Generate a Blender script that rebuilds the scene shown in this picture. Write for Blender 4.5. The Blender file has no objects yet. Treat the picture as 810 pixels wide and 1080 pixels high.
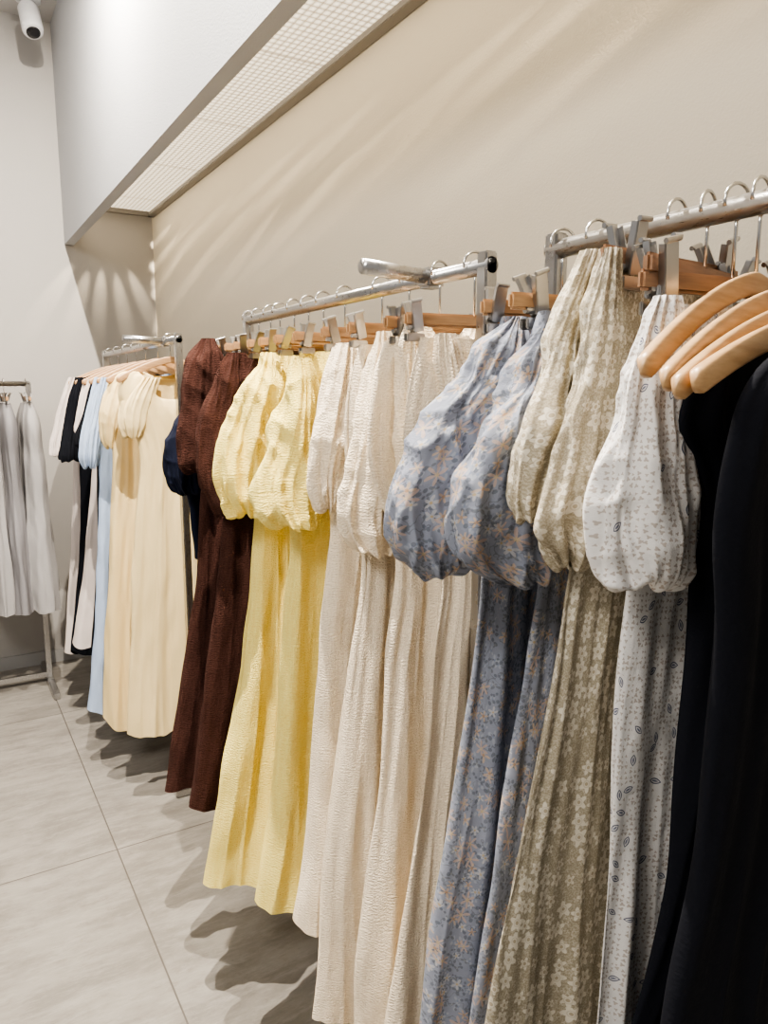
import bpy, bmesh, math, random
import numpy as np
from mathutils import Vector, Matrix
S = bpy.context.scene
COL = S.collection
PI = math.pi
try: S.view_settings.look = 'AgX - Medium High Contrast'
except Exception: pass
# ------------------------------------------------------------------ camera
H = 1.45
PSI, TH, FP = math.radians(31.1), math.radians(9.1), 780.0
cF = np.array([math.sin(PSI)*math.cos(TH), math.cos(PSI)*math.cos(TH), -math.sin(TH)])
cR = np.array([math.cos(PSI), -math.sin(PSI), 0.0])
cU = np.array([math.sin(PSI)*math.sin(TH), math.cos(PSI)*math.sin(TH), math.cos(TH)])
cd = bpy.data.cameras.new('camera'); cam = bpy.data.objects.new('camera', cd); COL.objects.link(cam)
cd.sensor_width = 36; cd.lens = FP/1080*36; cd.clip_start = 0.02
M = Matrix(((cR[0], cU[0], -cF[0], 0), (cR[1], cU[1], -cF[1], 0), (cR[2], cU[2], -cF[2], H), (0, 0, 0, 1)))
cam.matrix_world = M
S.camera = cam
def at(u, v, Y):
    d = cF*FP + cR*(u-405) + cU*(540-v)
    p = d*(Y/d[1]); p[2] += H
    return p
# ------------------------------------------------------------------ node helper
class G:
    def __init__(s, name):
        s.mat = bpy.data.materials.new(name); s.mat.use_nodes = True
        s.t = s.mat.node_tree; s.b = s.t.nodes['Principled BSDF']
    def n(s, ty, **k):
        nd = s.t.nodes.new(ty)
        for a, b in k.items(): setattr(nd, a, b)
        return nd
    def l(s, a, b): s.t.links.new(a, b)
    def put(s, sock, v):
        if isinstance(v, bpy.types.NodeSocket): s.l(v, sock)
        else: sock.default_value = v
    def m(s, op, a, b=None, c=None, clamp=False):
        nd = s.n('ShaderNodeMath', operation=op, use_clamp=clamp)
        s.put(nd.inputs[0], a)
        if b is not None: s.put(nd.inputs[1], b)
        if c is not None: s.put(nd.inputs[2], c)
        return nd.outputs[0]
    def vm(s, op, a, b=None, scale=None):
        nd = s.n('ShaderNodeVectorMath', operation=op)
        s.put(nd.inputs[0], a)
        if b is not None: s.put(nd.inputs[1], b)
        if scale is not None: s.put(nd.inputs['Scale'], scale)
        return nd.outputs['Value'] if op in ('LENGTH', 'DOT_PRODUCT') else nd.outputs[0]
    def mix(s, f, a, b):
        nd = s.n('ShaderNodeMix', data_type='RGBA')
        s.put(nd.inputs[0], f)
        s.put(nd.inputs[6], a if isinstance(a, bpy.types.NodeSocket) else (*a, 1))
        s.put(nd.inputs[7], b if isinstance(b, bpy.types.NodeSocket) else (*b, 1))
        return nd.outputs[2]
    def uv(s): return s.n('ShaderNodeUVMap', uv_map='UVMap').outputs[0]
    def obj(s): return s.n('ShaderNodeTexCoord').outputs['Object']
    def noise(s, vec, sc, det=3, rough=.5, color=False):
        nd = s.n('ShaderNodeTexNoise'); s.l(vec, nd.inputs['Vector'])
        nd.inputs['Scale'].default_value = sc; nd.inputs['Detail'].default_value = det
        nd.inputs['Roughness'].default_value = rough
        return nd.outputs['Color' if color else 'Fac']
    def warp(s, vec, sc, amt):
        c = s.vm('SUBTRACT', s.noise(vec, sc, 1, color=True), (.5, .5, .5))
        return s.vm('ADD', vec, s.vm('MULTIPLY', c, (amt, amt, 0)))
    def sep(s, v):
        nd = s.n('ShaderNodeSeparateXYZ'); s.l(v, nd.inputs[0]); return nd.outputs
    def smooth(s, x, lo, hi):
        nd = s.n('ShaderNodeMapRange', interpolation_type='SMOOTHSTEP')
        s.put(nd.inputs[0], x); nd.inputs[1].default_value = lo; nd.inputs[2].default_value = hi
        return nd.outputs[0]
    def bump(s, h, dist, strength=1.0):
        nd = s.n('ShaderNodeBump'); s.l(h, nd.inputs['Height'])
        nd.inputs['Distance'].default_value = dist; nd.inputs['Strength'].default_value = strength
        s.l(nd.outputs[0], s.b.inputs['Normal'])
    def fin(s, col, rough=.8, metal=0, sheen=0, spec=.5):
        s.put(s.b.inputs['Base Color'], col if isinstance(col, bpy.types.NodeSocket) else (*col, 1))
        s.put(s.b.inputs['Roughness'], rough); s.b.inputs['Metallic'].default_value = metal
        s.b.inputs['Specular IOR Level'].default_value = spec
        if sheen:
            s.b.inputs['Sheen Weight'].default_value = sheen; s.b.inputs['Sheen Roughness'].default_value = .6
        return s.mat
def gauze(name, col, dark, px=.0058, py=.0054, bd=.0016, sheen=0):
    g = G(name); uv = g.uv()
    x, y, _ = g.sep(uv)
    n1 = g.noise(uv, 80, 2); n2 = g.noise(g.vm('MULTIPLY', uv, (1, 1.4, 1)), 200, 3); n3 = g.noise(g.vm('MULTIPLY', uv, (1, .16, 1)), 110, 3)
    sx = g.m('SINE', g.m('ADD', g.m('MULTIPLY', x, 2*PI/px), g.m('MULTIPLY', n1, 14.0)))
    sy = g.m('SINE', g.m('ADD', g.m('MULTIPLY', y, 2*PI/py), g.m('MULTIPLY', n1, 18.0)))
    h = g.m('ADD', g.m('MULTIPLY', sy, .28), g.m('MULTIPLY', g.m('MULTIPLY', sx, sy), .28))
    h = g.m('ADD', h, g.m('MULTIPLY', n2, 1.4)); h = g.m('ADD', h, g.m('MULTIPLY', n3, 1.6))
    g.bump(h, bd)
    f = g.smooth(h, .9, 2.0)
    return g.fin(g.mix(f, dark, col), .95, sheen=sheen, spec=.08)
def flower_layer(g, uv, scale, R, pet, deep, rnd, off, keep=1.0, asp=1.0, soft=.06):
    sc = g.vm('MULTIPLY', g.vm('ADD', uv, (off, off*1.7, 0)), (scale, scale*asp, 0))
    v = g.n('ShaderNodeTexVoronoi', voronoi_dimensions='2D'); g.l(sc, v.inputs['Vector'])
    v.inputs['Scale'].default_value = 1; v.inputs['Randomness'].default_value = rnd
    loc = g.vm('SUBTRACT', sc, v.outputs['Position'])
    x, y, _ = g.sep(loc)
    cr, cg, cb = g.sep(v.outputs['Color'])
    r = g.vm('LENGTH', g.vm('MULTIPLY', loc, (1, 1, 0)))
    ang = g.m('ADD', g.m('ARCTAN2', y, x), g.m('MULTIPLY', cr, 6.28))
    p = g.m('ADD', g.m('MULTIPLY', g.m('COSINE', g.m('MULTIPLY', ang, float(pet))), deep*.5), 1-deep*.5)
    rad = g.m('MULTIPLY', g.m('MULTIPLY', p, R), g.m('ADD', g.m('MULTIPLY', cg, .5), .6))
    d = g.m('SUBTRACT', rad, r)
    mask = g.smooth(d, 0, soft)
    if keep < 1: mask = g.m('MULTIPLY', mask, g.m('LESS_THAN', cb, keep))
    core = g.smooth(g.m('SUBTRACT', R*.22, r), 0, .03)
    return mask, core, x, y, (cr, cg, cb), r
def weave(g, uv, bd=.0006):
    n = g.noise(uv, 900, 2); n2 = g.noise(uv, 45, 5)
    g.bump(g.m('ADD', n, g.m('MULTIPLY', n2, 5.0)), bd)
def floral_blue():
    g = G('blue_floral_cotton'); uv = g.uv(); w = g.warp(uv, 40, .006)
    b = g.mix(g.noise(uv, 90, 3), (.225, .245, .30), (.27, .29, .35))
    b = g.mix(g.m('MULTIPLY', g.m('SUBTRACT', 1.0, g.smooth(g.m('ABSOLUTE', g.m('SUBTRACT', g.noise(w, 34, 2), .5)), .005, .010)), .7), b, (.14, .155, .185))
    for off, sc, R, c, c2, pet, deep, keep, al, asp in ((.31, 64, .50, (.34, .365, .42), (.2, .24, .34), 3, .9, .6, .7, .7),
                              (.91, 76, .54, (.13, .145, .18), (.2, .2, .25), 2, .985, .65, .8, 1),
                              (.77, 60, .54, (.145, .16, .185), (.25, .25, .25), 3, .98, .5, .75, 1.2),
                              (.53, 52, .48, (.46, .455, .475), (.50, .38, .20), 5, .65, .35, .72, 1),
                              (.0, 38, .54, (.45, .345, .305), (.54, .41, .25), 6, .90, .48, .82, .95),
                              (.43, 44, .50, (.48, .37, .285), (.42, .26, .14), 5, .87, .28, .8, 1.05)):
        m, co, *_ = flower_layer(g, w, sc, R, pet, deep, .95, off, keep, asp, .06)
        c = g.mix(co, c, c2); b = g.mix(g.m('MULTIPLY', m, al), b, c)
    weave(g, uv); return g.fin(b, .9, spec=.15)
def floral_taupe():
    g = G('khaki_floral_cotton'); uv = g.uv(); w = g.warp(uv, 60, .0015)
    n = g.noise(uv, 420, 3)
    b = g.mix(g.smooth(n, .42, .58), (.34, .295, .21), (.465, .41, .31))
    m, co, *_ = flower_layer(g, w, 125, .46, 3, .9, .9, .2, .6, soft=.04)
    b = g.mix(g.m('MULTIPLY', m, .85), b, (.56, .50, .39))
    m, co, x, y, _, r = flower_layer(g, w, 44, .54, 5, .46, .5, .9, .9, soft=.035)
    c = g.mix(co, (.71, .655, .54), (.42, .355, .25))
    ring = g.m('MULTIPLY', g.smooth(r, .14, .17), g.m('SUBTRACT', 1.0, g.smooth(r, .20, .23)))
    c = g.mix(g.m('MULTIPLY', ring, .55), c, (.47, .41, .30))
    b = g.mix(g.m('MULTIPLY', m, .92), b, c)
    weave(g, uv); return g.fin(b, .9, spec=.15)
def print_white():
    g = G('white_printed_cotton'); uv = g.uv(); w = g.warp(uv, 25, .006)
    W0 = (.81, .79, .765)
    b = W0
    m, co, *_ = flower_layer(g, w, 160, .48, 3, .45, .5, .1, .85, soft=.12)
    b = g.mix(g.m('MULTIPLY', m, .75), b, (.42, .345, .29))
    m, co, x, y, c3, r = flower_layer(g, w, 33, .46, 1, 0, .8, .4, .8)
    keep = g.m('LESS_THAN', c3[2], .38)
    b = g.mix(g.m('MULTIPLY', keep, g.smooth(g.m('SUBTRACT', .30, r), 0, .03)), b, W0)
    ca = g.m('COSINE', g.m('MULTIPLY', c3[0], 6.28)); sa = g.m('SINE', g.m('MULTIPLY', c3[0], 6.28))
    lx = g.m('ADD', g.m('MULTIPLY', x, ca), g.m('MULTIPLY', y, sa))
    ly = g.m('SUBTRACT', g.m('MULTIPLY', y, ca), g.m('MULTIPLY', x, sa))
    e = g.m('ADD', g.m('MULTIPLY', g.m('ABSOLUTE', ly), 2.3), g.m('MULTIPLY', g.m('MULTIPLY', lx, lx), 5.0))
    leaf = g.m('MULTIPLY', g.smooth(e, .14, .20), g.m('SUBTRACT', 1.0, g.smooth(e, .25, .31)))
    inn = g.m('SUBTRACT', 1.0, g.smooth(e, .06, .12))
    b = g.mix(g.m('MULTIPLY', keep, leaf), b, (.11, .12, .18)); b = g.mix(g.m('MULTIPLY', keep, inn), b, (.17, .18, .25))
    weave(g, uv); return g.fin(b, .9, spec=.15)
def plain(name, col, rough=.9, var=.12, bd=.0006, sheen=0, spec=.15):
    g = G(name); uv = g.uv()
    n = g.noise(uv, 300, 3)
    g.bump(g.m('ADD', n, g.m('MULTIPLY', g.noise(uv, 30, 3), 2.0)), bd)
    d = tuple(c*(1-var) for c in col)
    return g.fin(g.mix(n, d, col), rough, sheen=sheen, spec=spec)
def wood(name, c1, c2):
    g = G(name); o = g.obj()
    v = g.vm('MULTIPLY', o, (6, 60, 60))
    n = g.noise(v, 2.5, 4, .6)
    return g.fin(g.mix(g.smooth(n, .3, .7), c1, c2), .38)
def chrome(name, c=(.62, .61, .60), r=.28):
    g = G(name); o = g.obj()
    n = g.noise(g.vm('MULTIPLY', o, (400, 20, 20)), 3, 2)
    return g.fin(c, g.m('ADD', g.m('MULTIPLY', n, .12), r-.05), 1)
def simple(name, c, r=.5, metal=0):
    g = G(name); n = g.noise(g.obj(), 200, 2)
    g.bump(n, .0002); return g.fin(c, r, metal)
def plaster(name, c1, c2):
    g = G(name); o = g.obj()
    n = g.noise(o, 180, 4, .6); n2 = g.noise(o, 1.2, 2)
    g.bump(n, .0009); return g.fin(g.mix(n2, c1, c2), .85, spec=.2)
MT = dict(
    yellow=gauze('yellow_gauze', (1.0, .85, .30), (.95, .75, .22)),
    cream=gauze('cream_gauze', (.96, .83, .64), (.85, .72, .54)),
    brown=gauze('brown_gauze', (.070, .031, .024), (.038, .016, .012), bd=.0012),
    blue=floral_blue(), taupe=floral_taupe(), white=print_white(),
    black=plain('black_fabric', (.009, .010, .015), .9, .2, spec=.15), black2=plain('black_knit', (.008, .009, .013), .9, .2, spec=.12),
    navy=plain('navy_fabric', (.007, .010, .026), .85, .2, spec=.2),
    butter=plain('butter_linen', (.88, .70, .38)), butter2=plain('pale_yellow_linen', (.82, .64, .33)),
    sky=plain('sky_blue_fabric', (.42, .52, .70)), blush=plain('blush_white_fabric', (.68, .60, .56)),
    grey=plain('grey_linen', (.30, .29, .30), var=.3), grey2=plain('pale_grey_linen', (.43, .415, .41), var=.3),
    wood=wood('honey_wood', (.38, .215, .105), (.50, .305, .16)), wood2=wood('walnut_wood', (.25, .14, .08), (.35, .20, .115)),
    wood3=wood('golden_wood', (.46, .275, .13), (.58, .37, .19)),
    chrome=chrome('brushed_steel', (.52, .51, .50)), clip=chrome('clip_steel', (.48, .47, .46), .30), wire=chrome('hook_steel', (.6, .59, .57), .2),
)
# ------------------------------------------------------------------ mesh helpers
def link(name, V, Fc, mat, parent=None, uv=None, smooth=True):
    me = bpy.data.meshes.new(name)
    V = np.asarray(V, dtype=float)
    if parent is not None and not parent.get('_local'):
        V = V - np.array(parent_origin(parent))
    me.from_pydata(V.tolist(), [], Fc)
    if uv is not None:
        L = me.uv_layers.new(name='UVMap'); L.data.foreach_set('uv', np.asarray(uv, dtype=np.float32).ravel())
    if smooth: me.polygons.foreach_set('use_smooth', [True]*len(me.polygons))
    me.materials.append(mat); me.update()
    o = bpy.data.objects.new(name, me); COL.objects.link(o)
    if parent is not None: o.parent = parent
    return o
def parent_origin(p):
    v = Vector((0, 0, 0))
    while p is not None: v += p.location; p = p.parent
    return v
def thing(name, label, cat, loc, group=None, rz=0):
    o = bpy.data.objects.new(name, None); COL.objects.link(o)
    o.location = loc; o.rotation_euler = (0, 0, rz); o.empty_display_size = .05
    o['label'] = label; o['category'] = cat
    if group: o['group'] = group
    return o
def structure(o, label=None):
    o['kind'] = 'structure'
    if label: o['label'] = label
    return o
def sweep(pts, rad, sides=12, cap=True):
    P = [Vector(p) for p in pts]; n = len(P); V = []; Fc = []
    if not hasattr(rad, '__len__'): rad = [rad]*n
    up = None
    for i in range(n):
        t = (P[min(i+1, n-1)]-P[max(i-1, 0)]).normalized()
        if up is None:
            up = Vector((0, 0, 1)) if abs(t.z) < .9 else Vector((1, 0, 0))
        a = (up - t*up.dot(t)).normalized(); b = t.cross(a); up = a
        for j in range(sides):
            c = 2*PI*j/sides
            V.append(P[i] + a*math.cos(c)*rad[i] + b*math.sin(c)*rad[i])
    for i in range(n-1):
        for j in range(sides):
            k = (j+1) % sides
            Fc.append((i*sides+j, i*sides+k, (i+1)*sides+k, (i+1)*sides+j))
    if cap:
        Fc.append(tuple(reversed(range(sides)))); Fc.append(tuple((n-1)*sides+j for j in range(sides)))
    return [tuple(v) for v in V], Fc
def join(*ms):
    V = []; Fc = []
    for v, f in ms:
        o = len(V); V += list(map(tuple, v)); Fc += [tuple(i+o for i in q) for q in f]
    return V, Fc
def box(c, s, bev=.002, rot=None, seg=2, taper=None):
    bm = bmesh.new(); bmesh.ops.create_cube(bm, size=1)
    for v in bm.verts:
        k = 1.0
        if taper and v.co.z > 0: k = taper
        v.co = Vector((v.co.x*s[0]*k, v.co.y*s[1], v.co.z*s[2]))
    if bev: bmesh.ops.bevel(bm, geom=bm.edges[:], offset=bev, segments=seg, affect='EDGES')
    if rot: bmesh.ops.rotate(bm, verts=bm.verts, cent=(0, 0, 0), matrix=rot)
    bmesh.ops.translate(bm, verts=bm.verts, vec=c)
    V = [tuple(v.co) for v in bm.verts]; Fc = [tuple(v.index for v in f.verts) for f in bm.faces]
    bm.free(); return V, Fc
# ------------------------------------------------------------------ cloth
def hermite(x, X, Y):
    X = np.asarray(X, float); Y = np.asarray(Y, float)
    m = np.gradient(Y, X) if len(X) > 2 else np.full(len(X), (Y[-1]-Y[0])/(X[-1]-X[0]))
    i = np.clip(np.searchsorted(X, x)-1, 0, len(X)-2)
    h = X[i+1]-X[i]; t = (x-X[i])/h
    return ((2*t**3-3*t**2+1)*Y[i] + (t**3-2*t**2+t)*h*m[i] + (-2*t**3+3*t**2)*Y[i+1] + (t**3-t**2)*h*m[i+1])
def nz(P, freq, seed, n=9):
    r = np.random.RandomState(seed); out = 0
    for _ in range(n):
        k = r.normal(size=3); k /= np.linalg.norm(k); k *= freq*r.uniform(.6, 1.5)
        out = out + np.sin(P@k + r.uniform(0, 6.28))
    return out/math.sqrt(n)*1.2
def ridge(P, freq, seed):
    q = np.sqrt(nz(P, freq, seed)**2 + .03)
    return 1-2*q/(1+.5*q)
def cloth(rows, nr, nc, folds, amp, seed, noise=(.004, 18), wr=0.0, square=.85, hem=0, raise_=0, neck=None, ends=None, drape=0, crease=0, long_=0):
    rows = np.array(rows, float)
    d = np.r_[0, np.cumsum(np.hypot(np.diff(rows[:, 0]), np.diff(rows[:, 3])) + 1e-5)]
    T = d/d[-1]; t = np.linspace(0, 1, nr)
    z, xc, yc, a, b = [hermite(t, T, rows[:, k]) for k in range(5)]
    a = np.maximum(a, .004); b = np.maximum(b, .003)
    A, B = a.mean(), max(b.mean(), .02)
    ph = np.linspace(0, 2*PI, 2001)
    X = A*np.sign(np.cos(ph))*np.abs(np.cos(ph))**square; Yv = B*np.sign(np.sin(ph))*np.abs(np.sin(ph))**square
    s = np.r_[0, np.cumsum(np.hypot(np.diff(X), np.diff(Yv)))]; per = s[-1]; s /= per
    sj = np.arange(nc)/nc; phi = np.interp(sj, s, ph)
    cx = np.sign(np.cos(phi))*np.abs(np.cos(phi))**square; sy = np.sign(np.sin(phi))*np.abs(np.sin(phi))**square
    tt = t[:, None]; ss = sj[None, :]
    rs = np.random.RandomState(seed)
    Fd = 0
    for k, w, dr in folds:
        p = rs.uniform(0, 6.28); q = rs.uniform(-1, 1)*dr
        arg = PI*2*k*ss + p + q*tt*3 + .5*dr*np.sin(tt*4+p) + .8*np.sin(2*PI*ss*2+p)
        m = .6+.4*np.sin(2*PI*ss*rs.randint(1, 4)+rs.uniform(0, 6.28)+tt*1.5*dr)
        sn = np.sin(arg)
        Fd = Fd + w*m*(1.5*(np.sqrt(sn*sn*.9+.04))-.95 if k < 8 else sn-.2*np.cos(2*arg))
    amp_t = amp[0] + (amp[1]-amp[0])*tt**amp[2]
    if ends: amp_t = amp_t + ends[0]*np.exp(-tt/ends[2]) + ends[1]*np.exp(-(1-tt)/ends[2])
    lim = np.minimum(1.0, np.minimum(a, b*1.6)[:, None]/.03)
    nx = np.cos(phi)[None, :]*b[:, None]; ny = np.sin(phi)[None, :]*a[:, None]
    L = np.hypot(nx, ny); nx = nx/L; ny = ny/L
    D = amp_t*Fd*lim
    px = xc[:, None] + a[:, None]*cx[None, :]; py = yc[:, None] + b[:, None]*sy[None, :]; pz = np.repeat(z[:, None], nc, 1)
    P = np.stack([px, py, pz], -1)
    D = D + noise[0]*nz(P, noise[1], seed+5)*lim
    if drape:
        # folds follow the cloth's own lengthwise threads, wandering a little
        Q = np.stack([np.repeat((A*1.1*cx)[None, :], nr, 0) + .010*np.sin(pz*4+seed), np.repeat((.045*sy)[None, :], nr, 0), pz], -1)
        q = drape*(.12+.88*tt**.8)*lim
        D = D + q*.85*nz(Q*np.array([1, 1, .05]), 52, seed+21) + q*.85*ridge(Q*np.array([1, 1, .04]), 46, seed+25) + q*.45*nz(Q*np.array([1, 1, .06]), 115, seed+27) + q*.36*ridge(Q*np.array([1, 1, .06]), 130, seed+28) + .0012*nz(Q*np.array([1, 1, .2]), 190, seed+29)*lim
    if long_: D = D + long_*nz(P*np.array([1, 1, .20]), 85, seed+41)*lim + long_*.8*ridge(P*np.array([1, 1, .20]), 60, seed+43)*lim + long_*.6*ridge(P*np.array([1, 1, .25]), 150, seed+45)*lim
    if wr: D = D + wr*nz(P*np.array([1, 1, .5]), 75, seed+9)*lim
    if crease: D = D + crease*ridge(P*np.array([1.0, 1, .40]), 55, seed+31)*lim + crease*.45*ridge(P*np.array([.8, 1, .7]), 110, seed+33)*lim
    px = px + nx*D; py = py + ny*D
    if hem: pz = pz + hem*(tt**6)*(np.sin(2*PI*ss*3+seed)*.4+np.sin(2*PI*ss*7+seed*2)*.3)
    if raise_: pz = pz + raise_*(tt**4)*np.abs(np.cos(phi))[None, :]**6*(np.cos(phi)[None, :] < 0)
    if neck:
        dep, wid, tl = neck
        g = np.exp(-((px-xc[:, None])/wid)**4)*np.clip(1-tt/tl, 0, 1)
        pz = pz - dep*g*np.where(py < yc[:, None], 1.0, .35)
    P = np.stack([px, py, pz], -1)
    seg = np.sqrt((np.diff(z))**2 + (np.diff(a)*.5)**2); vv = np.r_[0, np.cumsum(seg)]
    pr = 2*PI*np.sqrt((a.max()**2+b.max()**2)/2)*.95
    return P, sj*pr, vv, pr
def grid_obj(name, P, su, vv, pr, mat, parent, i0=0, i1=None, rev=False):
    nr, nc, _ = P.shape
    if i1 is None: i1 = nr
    Q = P[i0:i1]; n = i1-i0
    ii, jj = np.meshgrid(np.arange(n-1), np.arange(nc), indexing='ij')
    k = (jj+1) % nc
    Fc = np.stack([ii*nc+jj, (ii+1)*nc+jj, (ii+1)*nc+k, ii*nc+k], -1).reshape(-1, 4)
    ku = np.where(k == 0, pr, su[k])
    v0 = vv[i0:i1][ii]; v1 = vv[i0:i1][ii+1]
    uv = np.stack([np.stack([su[jj], -v0], -1), np.stack([su[jj], -v1], -1), np.stack([ku, -v1], -1), np.stack([ku, -v0], -1)], 2).reshape(-1, 2)
    if rev:
        Fc = Fc[:, ::-1]; uv = uv.reshape(-1, 4, 2)[:, ::-1].reshape(-1, 2)
    return link(name, Q.reshape(-1, 3), Fc.tolist(), mat, parent, uv)
def fit(v, uL, uR, Y, b):
    p = at((uL+uR)/2, v, Y); q = p - np.array([0, 0, H]); dep = q@cF
    hd = q[:2]/np.linalg.norm(q[:2]); r = np.array([hd[1], -hd[0]])
    s = (uR-uL)/2/FP*dep*(hd@(cF[:2]/np.linalg.norm(cF[:2])))
    b = min(b, s*.85)
    a = math.sqrt(max(s*s-(b*r[1])**2, (.3*s)**2))/abs(r[0])
    return (p[2], p[0], p[1], a, b)
def sleeve(root, name, mat, rows, Y, b, seed, folds=((9, .55, .9), (14, .4, 1.0), (21, .2, 1.0)), wr=.0008, amp=.0025, mirror=None, n=(120, 220), crease=.0042, long_=.006):
    R = [fit(v, l, r, Y, b) for v, l, r in rows]
    zl, xl, yl, al, bl = R[-1]
    R.append((zl+.006, xl, yl, al*.62, bl*.6))
    P, su, vv, pr = cloth(R, n[0], n[1], folds, (amp, amp, 1), seed, noise=(.003, 19), wr=wr, square=1.0, ends=(.009, .011, .18), crease=crease, long_=long_, hem=.014)
    o = grid_obj(name, P, su, vv, pr, mat, root)
    if mirror:
        Pm = P.copy(); Pm[..., 0] = 2*mirror - Pm[..., 0]
        grid_obj(name, Pm, su, vv, pr, mat, root, rev=True)
    return o
def garment(kind, label, cat, mat, Y, body, xr=(.90, .99), bb=(.02, .055), top=None, waist=.38, sleeves=(), seed=1, group=None,
            folds=((4, .5, .12), (9, .35, .25), (14, .2, .3)), amp=(.003, .016, .8), raise_=.03, neck=None, hem=.035, cx=.75, n=(150, 480), wr=0, mirror=True, sw=.0008, drape=.012, crease=.0042, long_=.006):
    rows = []
    for z, a, b in top: rows.append((z+H, cx, Y, a, b))
    zs = [at(l, v, Y)[2] for v, l in body]; z0, z1 = zs[0], zs[-1]
    for (v, l), z in zip(body, zs):
        p = at(l, v, Y); f = (z0-z)/(z0-z1)
        XR = xr[0] + (xr[1]-xr[0])*f; XL = p[0]+.010
        rows.append((z, (XL+XR)/2, Y, (XR-XL)/2, bb[0]+(bb[1]-bb[0])*f))
    root = thing(kind, label, cat, (cx, Y, z1), group)
    P, su, vv, pr = cloth(rows, n[0], n[1], folds, amp, seed, noise=(.003, 9), wr=wr, hem=hem, raise_=raise_, neck=neck, drape=drape)
    iw = int(np.argmin(np.abs(vv-waist))) if waist else 0
    if waist:
        grid_obj('bodice', P, su, vv, pr, mat, root, 0, iw+1); grid_obj('skirt', P, su, vv, pr, mat, root, iw)
    else:
        grid_obj('body', P, su, vv, pr, mat, root)
    for i, sl in enumerate(sleeves):
        sleeve(root, 'sleeve', mat, sl['r'], sl['Y'], sl.get('b', .038), seed*7+i, mirror=(cx if mirror and i == 0 else None), wr=sl.get('wr', sw), amp=sl.get('amp', .0025), crease=sl.get('crease', crease), long_=sl.get('long_', long_))
    return root
# ------------------------------------------------------------------ hangers
def hook_mesh(zr, r=.020, base=0.0):
    pts = [(0, 0, base), (0, 0, zr-r-.022)]
    pts += [(.0, 0, zr-r-.016), (.006, 0, zr-r-.010), (.013, 0, zr-r-.004)]
    for k in range(13):
        a = -PI*.12 + k/12*PI*1.2
        pts.append((math.cos(a)*r, 0, zr-r+math.sin(a)*r+.003))
    return sweep(pts, .0020, 8)
RAILZ = .195
HR = random.Random(7)
def clip_hanger(label, X, Y, rz=None, w=.122, mat='wood', cdx=.098, zr=RAILZ, name='clip_hanger', group='clip hangers on the rails', drop=.082, cs=1.0):
    if rz is None: rz = HR.uniform(-.22, .22)
    r = thing(name, label, 'hanger', (X, Y, H+zr-drop), group, rz); r['_local'] = 1
    link('hook', *hook_mesh(drop+.022, base=.008), MT['wire'], r)
    v, f = box((0, 0, 0), (2*w, .010, .021), .0035)
    link('bar', v, f, MT[mat], r, smooth=False)
    for sx in (-1, 1):
        x = sx*cdx + HR.uniform(-.010, .010)
        t0 = HR.uniform(7, 20)
        yaw = Matrix.Rotation(HR.uniform(-.38, .38), 3, 'Y')
        ms = []
        for sy in (-1, 1):
            R3 = yaw@Matrix.Rotation(math.radians(-sy*t0), 3, 'X')
            ms.append(box((x, sy*.012, .004), (.016, .0022, .048), .0008, R3))
            for q in (-.0075, .0075):
                off = R3@Vector((q, -sy*.003, 0))
                ms.append(box((x+off.x, sy*.012+off.y, .004+off.z), (.0016, .007, .042), .0004, R3))
            tip = R3@Vector((0, sy*.0018, .0235))
            e = R3@Vector((.0085, 0, 0))
            c0_ = Vector((x, sy*.012, .004))+tip
            ms.append(sweep([tuple(c0_-e), tuple(c0_+e)], .0026, 8))
            ms.append(box((x, sy*.0062, -.027), (.030, .005, .012), .0014))
        ms.append(sweep([(x-.013, 0, -.012), (x+.013, 0, -.012)], .0044, 10))
        V, Fc = join(*ms)
        V = [(x+(p[0]-x)*cs, p[1]*cs, -.027+(p[2]+.027)*cs) for p in V]
        link('clip', V, Fc, MT['clip'], r, smooth=False)
    return r
def shaped_hanger(label, X, Y, rz=0, w=.215, mat='wood3', zr=RAILZ, fall=.075, group='shaped wooden hangers', drop=.07):
    r = thing('wooden_hanger', label, 'hanger', (X, Y, H+zr-drop), group, rz); r['_local'] = 1
    link('hook', *hook_mesh(drop+.022, base=.006), MT['wire'], r)
    n = 61; V = []; Fc = []; sd = 16
    for i in range(n):
        s = -1+2*i/(n-1); e = abs(s)
        x = w*s; z = .006 - fall*(e**1.35); y = -.020*e*e
        hh = .0118 - .0008*e; tt = .0040+.0030*max(0, e-.4)/.6
        if e > .95: k = math.sqrt(max(0, 1-((e-.95)/.05)**2))*.8+.2; hh *= k; tt *= k
        nx = fall*1.35*(e**.35)*(1 if s > 0 else -1)/w; L = math.hypot(nx, 1)
        for j in range(sd):
            c = 2*PI*j/sd
            q = (abs(math.cos(c))**.5)*math.copysign(1, math.cos(c))*hh; p = (abs(math.sin(c))**.5)*math.copysign(1, math.sin(c))*tt
            V.append((x+q*nx/L, y+p, z+q/L))
    for i in range(n-1):
        for j in range(sd):
            k = (j+1) % sd; Fc.append((i*sd+j, (i+1)*sd+j, (i+1)*sd+k, i*sd+k))
    Fc.append(tuple(range(sd))); Fc.append(tuple(reversed([(n-1)*sd+j for j in range(sd)])))
    link('shoulder_bar', V, Fc, MT[mat], r)
    return r
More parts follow.
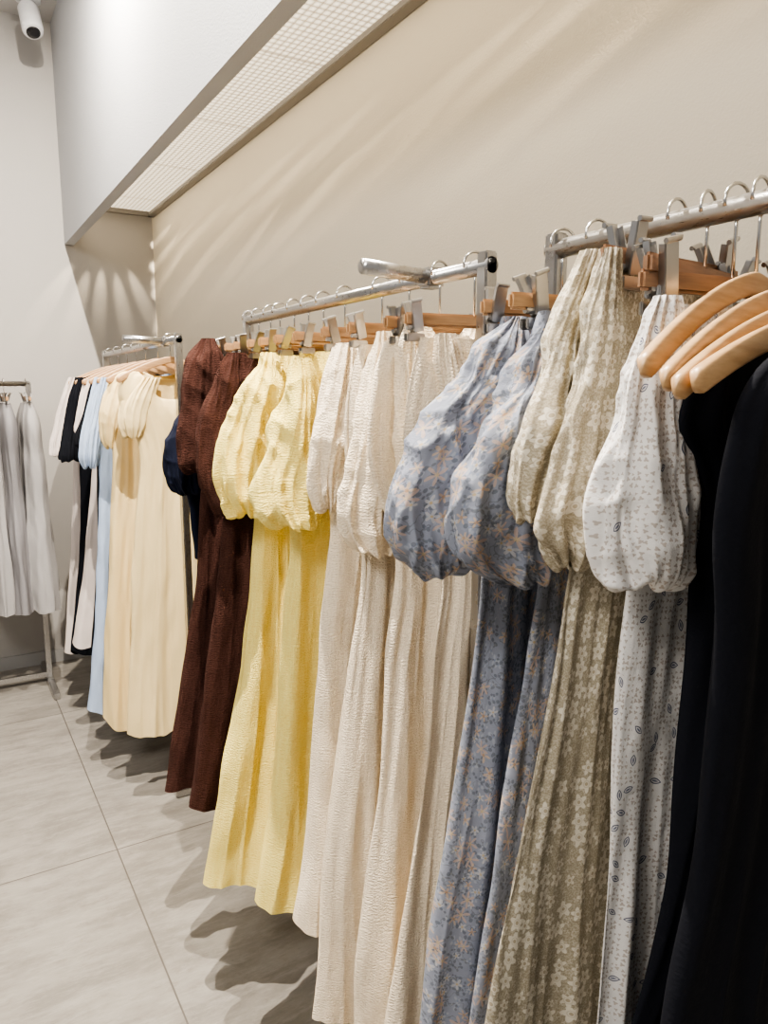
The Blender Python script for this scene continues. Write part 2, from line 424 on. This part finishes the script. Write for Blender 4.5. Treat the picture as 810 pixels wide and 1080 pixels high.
# ------------------------------------------------------------------ racks
def rack(label, X, Y0, Y1, zr, cross=True):
    r = thing('clothes_rack', label, 'clothes rack', (X, (Y0+Y1)/2, 0), 'steel racks along the wall')
    z = H+zr; rad = .0125
    v, f = sweep([(X, Y0-.012, z), (X, Y1+.012, z)], rad, 20); link('rail', v, f, MT['chrome'], r)
    for y in (Y0, Y1):
        v, f = box((X, y, (z+.014)/2+.012), (.024, .024, z+.004), .003); link('post', v, f, MT['chrome'], r, smooth=False)
        v, f = box((X+.03, y, .0155), (.22, .035, .03), .004); link('foot', v, f, MT['chrome'], r, smooth=False)
    if cross:
        v, f = sweep([(X-.150, Y0+.125, z+.004), (X+.02, Y0+.155, z+.002)], rad, 20); link('crossbar', v, f, MT['chrome'], r)
        v, f = box((X, Y0+.152, z), (.034, .034, .034), .004); link('joint', v, f, MT['chrome'], r, smooth=False)
    return r
XR_ = .75
rack('near brushed steel rack holding blue, khaki, white and black dresses', XR_, -.25, .785, RAILZ)
rack('middle brushed steel rack holding brown, yellow and cream dresses', XR_, .935, 1.957, RAILZ)
rack('far brushed steel rack holding butter yellow and light blue dresses', .72, 2.53, 3.76, .18)
# ------------------------------------------------------------------ room
def quadbox(name, a, b, mat, label=None, bev=0):
    c = [(a[i]+b[i])/2 for i in range(3)]; s = [b[i]-a[i] for i in range(3)]
    v, f = box(c, s, bev); o = link(name, v, f, mat, None, smooth=False); return structure(o, label)
XW, YB, ZC = 1.095, 4.25, 3.25
g = G('stone_tile'); o = g.obj()
x, y, z = g.sep(o)
br = g.n('ShaderNodeTexBrick'); br.offset = 0.0; br.squash = 1
mp = g.vm('ADD', o, (-.39+12, -2.31+12, 0))
g.l(mp, br.inputs['Vector'])
br.inputs['Scale'].default_value = 1; br.inputs['Brick Width'].default_value = 1.2; br.inputs['Row Height'].default_value = 1.2
br.inputs['Mortar Size'].default_value = .0022; br.inputs['Mortar Smooth'].default_value = .1
br.inputs['Color1'].default_value = (0, 0, 0, 1); br.inputs['Color2'].default_value = (.12, .12, .12, 1); br.inputs['Mortar'].default_value = (0, 0, 0, 1)
wo = g.vm('ADD', o, g.vm('MULTIPLY', g.noise(o, 2.2, 4, color=True), (.08, .08, 0)))
st = g.noise(g.vm('MULTIPLY', wo, (1.1, 2.6, 1)), 2.6, 12, .74)
st2 = g.noise(g.vm('MULTIPLY', wo, (2.2, 11, 1)), 3.0, 12, .82)
c = g.mix(g.smooth(st, .38, .62), (.195, .179, .158), (.280, .259, .230))
c = g.mix(g.m('MULTIPLY', g.smooth(st2, .47, .61), .5), c, (.345, .322, .290))
c = g.mix(g.m('MULTIPLY', g.smooth(g.noise(g.vm('MULTIPLY', wo, (1, 2.6, 1)), 8, 12, .80), .53, .63), .42), c, (.160, .142, .12))
c = g.mix(br.outputs['Fac'], c, (.115, .10, .088))
g.bump(g.m('ADD', g.m('MULTIPLY', st2, .6), g.m('MULTIPLY', br.outputs['Fac'], -1.0)), .0012)
tile = g.fin(c, g.m('ADD', g.m('MULTIPLY', st, .3), .30))
fl = quadbox('floor', (-4, -3, -.1), (XW+.1, YB+.1, 0), tile, 'large pale stone floor tiles')
wallm = plaster('beige_plaster', (.67, .612, .51), (.71, .648, .54))
wallb = plaster('grey_plaster', (.40, .38, .36), (.44, .42, .395))
quadbox('wall_right', (XW, -3, 0), (XW+.1, YB+.1, ZC), wallm, 'long beige plastered wall behind the racks')
quadbox('wall_back', (-4, YB, 0), (XW, YB+.1, ZC), wallb, 'grey plastered end wall')
quadbox('ceiling', (-4, -3, ZC), (XW+.1, YB+.1, ZC+.1), plaster('ceiling_paint', (.55, .54, .53), (.58, .57, .56)), 'plain painted ceiling')
ZB = H+.757; ZP = H+.94
quadbox('trim_1', (.645, -3, ZB), (.69, YB, ZC), plaster('white_bulkhead_paint', (.45, .455, .467), (.475, .48, .492)), 'pale hanging bulkhead that hides the light slot')
quadbox('ceiling_slot', (.69, -3, ZP+.03), (XW, YB, ZP+.06), plaster('slot_paint', (.5, .49, .47), (.52, .51, .49)), 'closed top of the light slot')
bb = simple('baseboard_paint', (.38, .37, .36), .5)
quadbox('baseboard_back', (-4, YB-.012, 0), (XW, YB, .07), bb, 'slim grey baseboard on the end wall')
quadbox('baseboard_right', (XW-.012, -3, 0), (XW, YB-.012, .07), bb, 'slim grey baseboard behind the racks')
# luminous slot ceiling
lt = thing('ceiling_light', 'long recessed light strip with a fine ribbed diffuser above the wall', 'ceiling light', (.88, 1.0, ZP))
g = G('ribbed_diffuser'); o = g.obj(); x, y, z = g.sep(o)
h1 = g.m('ABSOLUTE', g.m('SINE', g.m('MULTIPLY', x, PI/.020))); h2 = g.m('ABSOLUTE', g.m('SINE', g.m('MULTIPLY', y, PI/.026)))
hh = g.m('MULTIPLY', g.m('POWER', h1, .7), g.m('POWER', h2, .7))
seam = g.m('LESS_THAN', g.m('ABSOLUTE', g.m('SUBTRACT', g.m('FRACT', g.m('DIVIDE', g.m('ADD', y, 10.0), .6)), .5)), .008)
hh2 = g.m('MULTIPLY', hh, g.m('SUBTRACT', 1.0, g.m('MULTIPLY', seam, .7)))
ec = g.mix(hh2, (.15, .11, .07), (1.0, .86, .64))
g.fin((.4, .38, .35), .5); g.bump(hh, .002)
g.l(ec, g.b.inputs['Emission Color']); g.b.inputs['Emission Strength'].default_value = 1.75
v, f = box((.885, .6, ZP+.012), (.36, 7.1, .012), 0); link('diffuser', v, f, g.mat, lt, smooth=False)
fr = simple('bronze_grey_frame', (.20, .185, .165), .5)
v, f = join(box((1.075, .6, ZP+.004), (.036, 7.2, .03), .002), box((.885, 4.185, ZP+.004), (.40, .03, .03), .002)); link('frame', v, f, fr, lt, smooth=False)
# security camera
p = at(30, 14, 4.02)
sc = thing('security_camera', 'small white security camera hanging from the ceiling in the corner', 'security camera', (p[0], 4.02, ZC))
wp = simple('white_plastic', (.8, .8, .81), .35); bp = simple('black_plastic', (.012, .012, .014), .2)
X0 = p[0]; Y0 = 4.02
v, f = sweep([(X0, Y0, ZC-.001), (X0, Y0, ZC-.006), (X0, Y0, ZC-.026), (X0, Y0, ZC-.03)], [.05, .055, .055, .045], 32); link('mount', v, f, wp, sc)
v, f = sweep([(X0, Y0, ZC-.028), (X0, Y0, ZC-.06)], .018, 20); link('stem', v, f, wp, sc)
d = Vector((.05, -.45, -.88)).normalized(); c0 = Vector((X0, Y0+.01, ZC-.045)); Lb = .15
pp = [c0+d*Lb*q for q in (0, .01, .05, .12, .85, .94, .985, 1)]
v, f = sweep(pp, [.012, .03, .041, .046, .046, .045, .041, .036], 32); link('housing', v, f, wp, sc)
v, f = sweep([c0+d*(Lb-.002), c0+d*(Lb+.003), c0+d*(Lb+.004)], [.030, .030, .016], 32); lens = link('lens', v, f, bp, sc)
# ------------------------------------------------------------------ far left rack (along the end wall)
r = thing('clothes_rack', 'low steel rack with grey garments standing against the end wall', 'clothes rack', (-.2, 3.95, 0), 'steel racks')
zr = 1.496
v, f = sweep([(.40, 3.95, zr), (-.85, 3.95, zr)], .0125, 16); link('rail', v, f, MT['chrome'], r)
for xx in (.395, -.84):
    v, f = box((xx, 3.95, zr/2+.01), (.024, .024, zr), .003); link('post', v, f, MT['chrome'], r, smooth=False)
    v, f = box((xx, 3.94, .0165), (.03, .52, .03), .004); link('foot', v, f, MT['chrome'], r, smooth=False)
v, f = box((-.22, 3.95, .045), (1.22, .024, .024), .003); link('base_bar', v, f, MT['chrome'], r, smooth=False)
gl = ['pale grey linen dress at the rack end nearest the long wall', 'mid grey linen dress second from the rack end',
      'pale grey dress third from the rack end by the left frame edge', 'grey dress fourth from the rack end at the left edge']
for i, (xx, mt, a0, a1) in enumerate(((.385, 'grey2', .042, .070), (.29, 'grey', .036, .048), (.215, 'grey2', .036, .046), (.14, 'grey', .034, .044))):
    clip_hanger(['', 'second ', 'third ', 'fourth '][i] + 'clip hanger from the end of the low rack with grey garments', xx, 3.95, PI/2, .16, zr=zr-H, drop=.07)
    z0 = zr-.09
    rt = thing('dress', gl[i], 'dress', (xx, 3.95, .42), 'grey dresses on the low rack')
    rows = [(z0, xx, 3.95, .022, .12), (z0-.05, xx, 3.95, a0*.9, .16), (z0-.25, xx, 3.95, a0*1.1, .17), (z0-.45, xx, 3.95, a0*1.15, .165), (.75, xx, 3.95, (a0+a1)/2+.005, .19), (.42+.005*i, xx, 3.95, a1, .21)]
    P, su, vv, pr = cloth(rows, 80, 240, ((11, .6, .4), (17, .4, .4)), (.002, .012, 1), 40+i, noise=(.004, 14), hem=.02, drape=.006)
    iw = int(np.argmin(np.abs(vv-.36)))
    grid_obj('bodice', P, su, vv, pr, MT[mt], rt, 0, iw+1); grid_obj('skirt', P, su, vv, pr, MT[mt], rt, iw)
# ------------------------------------------------------------------ far rack garments
FR = 'short sleeved garments on the far rack'
TOPS = [(.095, .060, .012), (.085, .10, .02), (.060, .165, .028), (.02, .180, .034)]
def far(kind, label, cat, mt, Y, body, sl, seed, waist=.4, amp=(.002, .012, 1.2), xr=(.89, .95), hl=None, rz=0, neck=(.085, .085, .16)):
    garment(kind, label, cat, MT[mt], Y, body, xr=xr, bb=(.034, .055), top=TOPS, waist=waist, seed=seed, group=FR, amp=amp, raise_=.03, neck=neck, cx=.72, hem=.03,
            sleeves=[dict(r=sl, Y=Y-.005, b=.035, wr=.001, amp=.003, crease=.002, long_=.002)] if sl else (), n=(90, 280), folds=((4, .6, .3), (9, .35, .4)), drape=.009)
    shaped_hanger(hl, .72, Y, rz, zr=.18, w=.19, mat='wood')
far('dress', 'blush white dress at the far end of the far rack', 'dress', 'blush', 3.66, [(470, 72), (560, 72), (690, 66)], [(398, 74, 86), (420, 64, 84), (450, 56, 80), (470, 52, 76), (480, 54, 74)], 51, hl='wooden hanger in the farthest blush white dress')
far('dress', 'black dress between two blush white ones on the far rack', 'dress', 'black2', 3.48, [(470, 82), (560, 82), (692, 70)], [(398, 80, 96), (430, 70, 92), (465, 65, 88), (486, 66, 84)], 52, hl='wooden hanger in the black dress farther along the far rack')
far('dress', 'long blush white dress with narrow straight skirt on the far rack', 'dress', 'blush', 3.3, [(470, 92), (560, 88), (685, 72)], [(400, 90, 105), (430, 83, 102), (455, 80, 98)], 53, hl='wooden hanger in the long blush white dress')
far('dress', 'black dress next to the light blue dress', 'dress', 'black2', 3.14, [(470, 97), (560, 98), (692, 90)], [(400, 98, 112), (430, 88, 108), (470, 84, 104)], 54, hl='wooden hanger in the black dress beside the light blue one')
far('dress', 'light blue short sleeved long dress on the far rack', 'dress', 'sky', 2.98, [(470, 102), (560, 102), (650, 100), (758, 92)], [(398, 102, 118), (430, 92, 113), (470, 84, 108), (488, 86, 104), (493, 90, 100)], 55, hl='wooden hanger in the light blue dress')
far('dress', 'pale yellow short sleeved dress beside the light blue one', 'dress', 'butter2', 2.8, [(465, 116), (560, 114), (660, 111), (768, 108)], [(398, 120, 138), (420, 110, 136), (450, 105, 130), (466, 108, 126), (472, 112, 122)], 56, hl='wooden hanger in the pale yellow dress behind the nearest one')
far('dress', 'butter yellow short sleeved dress nearest on the far rack', 'dress', 'butter', 2.63, [(470, 143), (560, 141), (660, 138), (776, 136)], [(398, 146, 168), (412, 134, 164), (436, 125, 157), (454, 128, 152), (461, 133, 147)], 57, hl='wooden hanger showing in the neck of the nearest butter yellow dress', xr=(.87, .90), neck=(.13, .09, .22))
# ------------------------------------------------------------------ middle rack garments
CT = [(.085, .105, .012), (.045, .12, .018), (-.10, .135, .025)]
def puff(rows, Y, **k): return dict(r=rows, Y=Y, **k)
garment('top', 'navy top with a short sleeve showing behind the brown dresses', 'top', MT['navy'], 2.0, [(470, 196), (540, 200), (600, 205)], top=CT, waist=None, seed=60, xr=(.88, .88), bb=(.02, .03), group=None,
        sleeves=[puff([(400, 205, 222), (440, 186, 215), (480, 173, 208), (505, 176, 206), (520, 190, 206)], 1.97, b=.03)], n=(50, 160))
clip_hanger('clip hanger holding the navy top at the far end of the middle rack', XR_, 1.99-.045)
garment('puff_sleeve_dress', 'dark brown gauze dress farther from the camera', 'dress', MT['brown'], 1.88, [(520, 208), (620, 202), (720, 191), (842, 174)], top=CT, seed=61, bb=(.03, .05), group='brown gauze dresses', raise_=.01,
        sleeves=[puff([(357, 213, 226), (385, 200, 236), (430, 192, 241), (465, 188, 240), (490, 192, 232), (497, 202, 222)], 1.85)])
clip_hanger('clip hanger holding the farther brown dress', XR_, 1.88)
garment('puff_sleeve_dress', 'dark brown gauze dress just behind the yellow dresses', 'dress', MT['brown'], 1.74, [(545, 234), (640, 227), (740, 214), (856, 196)], top=CT, seed=62, bb=(.03, .05), group='brown gauze dresses', raise_=0, hem=.02,
        sleeves=[puff([(372, 240, 256), (400, 225, 266), (440, 213, 268), (490, 205, 262), (525, 212, 255), (542, 228, 246)], 1.71)])
clip_hanger('clip hanger holding the brown dress behind the yellow ones', XR_, 1.74)
garment('dress', 'dark brown dress squeezed in behind the yellow dresses, only its upper part showing', 'dress', MT['brown'], 1.655, [(560, 275), (700, 262), (860, 240)], top=CT, seed=63, bb=(.02, .03), xr=(.9, .95), group='brown gauze dresses', amp=(.002, .008, 1))
clip_hanger('clip hanger of the half hidden brown dress', XR_, 1.655)
garment('puff_sleeve_dress', 'yellow crinkled gauze dress farther back, puff sleeve to the left', 'dress', MT['yellow'], 1.576, [(560, 262), (660, 252), (770, 239), (860, 226), (940, 214)], top=CT, seed=64, bb=(.03, .062), raise_=.03, group='yellow gauze dresses', amp=(.004, .019, .8), drape=.013,
        sleeves=[puff([(372, 276, 292), (400, 260, 300), (440, 240, 302), (480, 228, 298), (510, 227, 292), (530, 236, 284), (544, 250, 274)], 1.53)])
clip_hanger('clip hanger holding the farther yellow dress', XR_, 1.576)
garment('puff_sleeve_dress', 'yellow crinkled gauze dress in front, next to the cream dresses', 'dress', MT['yellow'], 1.40, [(570, 305), (660, 299), (770, 291), (860, 283), (956, 273)], top=CT, seed=65, bb=(.035, .062), raise_=.01, group='yellow gauze dresses', amp=(.004, .019, .8), drape=.013,
        sleeves=[puff([(378, 310, 326), (405, 302, 336), (440, 288, 343), (480, 274, 348), (515, 263, 347), (538, 270, 342), (555, 290, 330)], 1.36)])
clip_hanger('clip hanger holding the front yellow dress', XR_, 1.40)
for i, (yy, lb) in enumerate(((1.80, 'between the brown dresses'), (1.50, 'between the two yellow dresses'))):
    clip_hanger('spare wooden clip hanger hooked on the rail ' + lb, XR_, yy, rz=(-.05, .06)[i])
CG = 'cream gauze dresses'
garment('puff_sleeve_dress', 'cream gauze dress next to the yellow ones, slim sleeve', 'dress', MT['cream'], 1.25, [(545, 350), (660, 341), (770, 333), (870, 325), (985, 313)], top=CT, seed=66, bb=(.03, .055), raise_=.02, group=CG,
        sleeves=[puff([(362, 360, 376), (400, 347, 381), (450, 334, 380), (495, 327, 378), (522, 328, 372), (538, 338, 362)], 1.22, b=.032)])
clip_hanger('clip hanger holding the farthest cream dress', XR_, 1.25)
garment('puff_sleeve_dress', 'cream gauze dress with the widest puff sleeve, second from the yellow ones', 'dress', MT['cream'], 1.155, [(590, 376), (700, 366), (820, 354), (950, 342), (1095, 331)], top=CT, seed=67, bb=(.025, .05), group=CG,
        sleeves=[puff([(350, 396, 418), (400, 383, 438), (450, 375, 446), (500, 365, 450), (545, 360, 450), (568, 366, 444), (582, 380, 426)], 1.12)])
clip_hanger('clip hanger holding the second cream dress', XR_, 1.155)
garment('puff_sleeve_dress', 'cream gauze dress third from the yellow ones, sleeve hanging high', 'dress', MT['cream'], 1.06, [(590, 418), (700, 408), (820, 399), (950, 386), (1190, 362)], top=CT, seed=68, bb=(.02, .045), group=CG,
        sleeves=[puff([(338, 428, 450), (370, 421, 462), (420, 417, 470), (470, 420, 476), (520, 424, 474), (555, 432, 466), (568, 440, 458)], 1.035, b=.034)])
clip_hanger('clip hanger holding the third cream dress', XR_, 1.06)
garment('puff_sleeve_dress', 'cream gauze dress nearest to the blue floral ones', 'dress', MT['cream'], .965, [(590, 458), (700, 450), (820, 440), (950, 426), (1240, 396)], top=CT, seed=69, bb=(.02, .042), group=CG,
        sleeves=[puff([(352, 462, 480), (380, 457, 492), (430, 458, 504), (480, 463, 508), (525, 470, 506), (545, 480, 496)], .94, b=.033)])
clip_hanger('clip hanger holding the nearest cream dress', XR_, .965)
# ------------------------------------------------------------------ near rack garments
BT = [(.10, .10, .012), (.055, .115, .018), (-.10, .13, .022)]
garment('puff_sleeve_dress', 'blue floral dress with its puff sleeve hanging over the cream dresses', 'dress', MT['blue'], .775, [(610, 505), (700, 496), (800, 484), (900, 470), (1080, 446), (1330, 415)], top=BT, seed=70, bb=(.02, .034), group='blue floral dresses', amp=(.003, .014, .8),
        sleeves=[puff([(334, 538, 556), (360, 515, 561), (400, 484, 560), (450, 450, 544), (500, 427, 524), (540, 413, 508), (570, 415, 498), (592, 428, 492), (603, 444, 484)], .76, b=.036, long_=.0075, crease=.0055)])
clip_hanger('clip hanger holding the farther blue floral dress', XR_, .772)
garment('puff_sleeve_dress', 'blue floral dress with a full puff sleeve beside the khaki dress', 'dress', MT['blue'], .70, [(610, 566), (700, 553), (800, 536), (900, 520), (1080, 492), (1390, 460)], top=BT, seed=71, bb=(.018, .030), group='blue floral dresses', amp=(.003, .013, .8),
        sleeves=[puff([(342, 572, 590), (370, 558, 602), (410, 536, 606), (455, 508, 606), (500, 485, 602), (535, 474, 600), (570, 475, 598), (598, 494, 592), (612, 520, 580)], .68, b=.038, long_=.0075, crease=.0055)])
clip_hanger('clip hanger holding the blue floral dress beside the khaki one', XR_, .71, w=.135, cs=1.15, rz=-.1)
garment('puff_sleeve_dress', 'khaki dress with cream flowers and two long hanging sleeves', 'dress', MT['taupe'], .59, [(600, 592), (700, 576), (850, 547), (1000, 519), (1080, 508), (1500, 462)], top=[(.135, .10, .012), (.09, .115, .016), (-.10, .13, .02)], seed=72, bb=(.018, .034), amp=(.003, .014, .8), mirror=False, drape=.011,
        sleeves=[puff([(264, 618, 642), (300, 602, 636), (350, 582, 626), (400, 565, 618), (450, 550, 610), (495, 538, 604), (530, 534, 596), (546, 542, 588)], .62, b=.026, long_=.0055, crease=.0035),
                 puff([(262, 636, 656), (300, 626, 658), (350, 610, 660), (400, 598, 660), (450, 586, 658), (500, 574, 654), (550, 563, 644), (580, 572, 628), (596, 588, 614)], .575, b=.026, long_=.0055, crease=.0035)])
clip_hanger('clip hanger holding the khaki floral dress', XR_, .59, mat='wood2', drop=.05, rz=.10, w=.135, cs=1.2)
garment('puff_sleeve_dress', 'white dress with beige and navy print and a rounded puff sleeve', 'dress', MT['white'], .515, [(620, 657), (700, 648), (800, 640), (900, 634), (1000, 628), (1080, 622), (1560, 596)], top=[(.09, .10, .012), (.05, .115, .016), (-.10, .13, .02)], seed=73, bb=(.016, .026), amp=(.003, .013, .8), drape=.010,
        sleeves=[puff([(312, 688, 714), (350, 670, 716), (400, 656, 717), (450, 647, 718), (500, 635, 720), (545, 627, 723), (580, 629, 721), (604, 641, 713), (616, 656, 700)], .49, b=.034, long_=.006, crease=.005)])
clip_hanger('clip hanger holding the white printed dress', XR_, .515, mat='wood2', rz=-.08, w=.135, cs=1.2)
clip_hanger('walnut brown clip hanger without clothes above the white dress', XR_, .55, mat='wood2', rz=.22, drop=.066, w=.135)
BK = [(.078, .075, .008), (.064, .098, .011), (.046, .117, .013), (.024, .130, .015), (.0, .138, .016), (-.032, .142, .018)]
BK2 = [(.045, .085, .008), (.035, .115, .011), (.018, .142, .013), (-.006, .160, .015), (-.04, .170, .017)]
garment('dress', 'long black dress beside the white printed one', 'dress', MT['black'], .462, [(480, 722), (640, 723), (800, 712), (950, 691), (1040, 671), (1080, 659), (1650, 600)], xr=(.91, .96), top=BK, seed=74, bb=(.018, .024), group='black dresses', amp=(.002, .010, .8), waist=.42, drape=.008, raise_=0)
garment('dress', 'black dress nearest to the camera at the right edge', 'dress', MT['black'], .385, [(545, 754), (660, 752), (800, 742), (950, 724), (1080, 700), (1750, 640)], xr=(.93, .96), top=BK2, seed=75, bb=(.018, .026), group='black dresses', amp=(.002, .012, .8), waist=.42, drape=.009, raise_=0)
for i, (yy, rz, lb) in enumerate(((.488, .12, 'farthest of the curved wooden hangers above the black dresses'), (.458, .09, 'second curved wooden hanger above the black dresses'),
                          (.438, .05, 'third curved wooden hanger above the black dresses'), (.418, .03, 'nearest curved wooden hanger at the right edge'))):
    shaped_hanger(lb, XR_, yy, rz, w=(.230, .228, .226, .222)[i], fall=(.096, .088, .078, .062)[i], drop=(.087, .106, .122, .132)[i])
# ------------------------------------------------------------------ lights
def aim(o, loc, tgt):
    o.location = loc; o.rotation_euler = (Vector(tgt)-Vector(loc)).to_track_quat('-Z', 'Y').to_euler()
def area(name, loc, tgt, size, power, col, sy=None):
    L = bpy.data.lights.new(name, 'AREA'); L.energy = power; L.color = col; L.size = size
    if sy: L.shape = 'RECTANGLE'; L.size_y = sy
    o = bpy.data.objects.new(name, L); COL.objects.link(o); aim(o, loc, tgt); return o
def spot(name, loc, tgt, power, col, ang, blend=.6, rad=.003):
    L = bpy.data.lights.new(name, 'SPOT'); L.energy = power; L.color = col; L.spot_size = math.radians(ang); L.spot_blend = blend; L.shadow_soft_size = rad
    o = bpy.data.objects.new(name, L); COL.objects.link(o); aim(o, loc, tgt); return o
WARM = (1, .84, .61)
area('ceiling_spot_a', (.42, 1.25, 3.2), (.5, 1.4, 0), .025, 150, (1, .91, .79))
area('ceiling_spot_b', (.42, 2.65, 3.2), (.5, 2.8, 0), .025, 118, (1, .91, .79))
area('aisle_fill', (-1.3, .6, 3.15), (.6, 1.2, .8), 1.0, 88, (1, .96, .90))  # added fill light from the aisle side, stands for no particular fitting
Ls = area('wall_fill_strip', (.696, 1.6, 2.29), (1.2, 1.6, 2.15), .03, 8, WARM)  # added fill lamp hidden behind the bulkhead lip to brighten the wall
Ls.data.shape = 'RECTANGLE'; Ls.data.size = 5.1; Ls.data.size_y = .05
Ls.rotation_euler = (Matrix(((0, .27, -.963), (1, 0, 0), (0, -.963, -.27))).to_euler())
# added narrow spots, no fittings there, throwing streaks of light along the wall
LR = random.Random(11)
for i in range(22):
    yy = -.75 + i*.19
    dy = LR.uniform(1.3, 1.7); dz = (.18, .40, .28)[i % 3] + LR.uniform(-.05, .05)
    if yy+dy > 4.15: dz *= (4.15-yy)/dy; dy = 4.15-yy
    spot('added_wall_streak', (1.035, yy, 2.345), (XW+.004, yy+dy, 2.345-dz), 240, WARM, 3.2, 1.0)
for i, tx in enumerate((.55, .68, .80, .92, 1.04)):
    spot('added_corner_streak', (.85, 4.17, 2.36), (tx, YB+.01, 1.92-.04*(i % 2)), 32, WARM, 12, 1.0)  # added spots that fan streaks of light onto the end wall
W = bpy.data.worlds.new('world'); S.world = W; W.use_nodes = True
W.node_tree.nodes['Background'].inputs[0].default_value = (1.0, .98, .95, 1)
W.node_tree.nodes['Background'].inputs[1].default_value = .41
for o in bpy.data.objects:
    if '_local' in o: del o['_local']
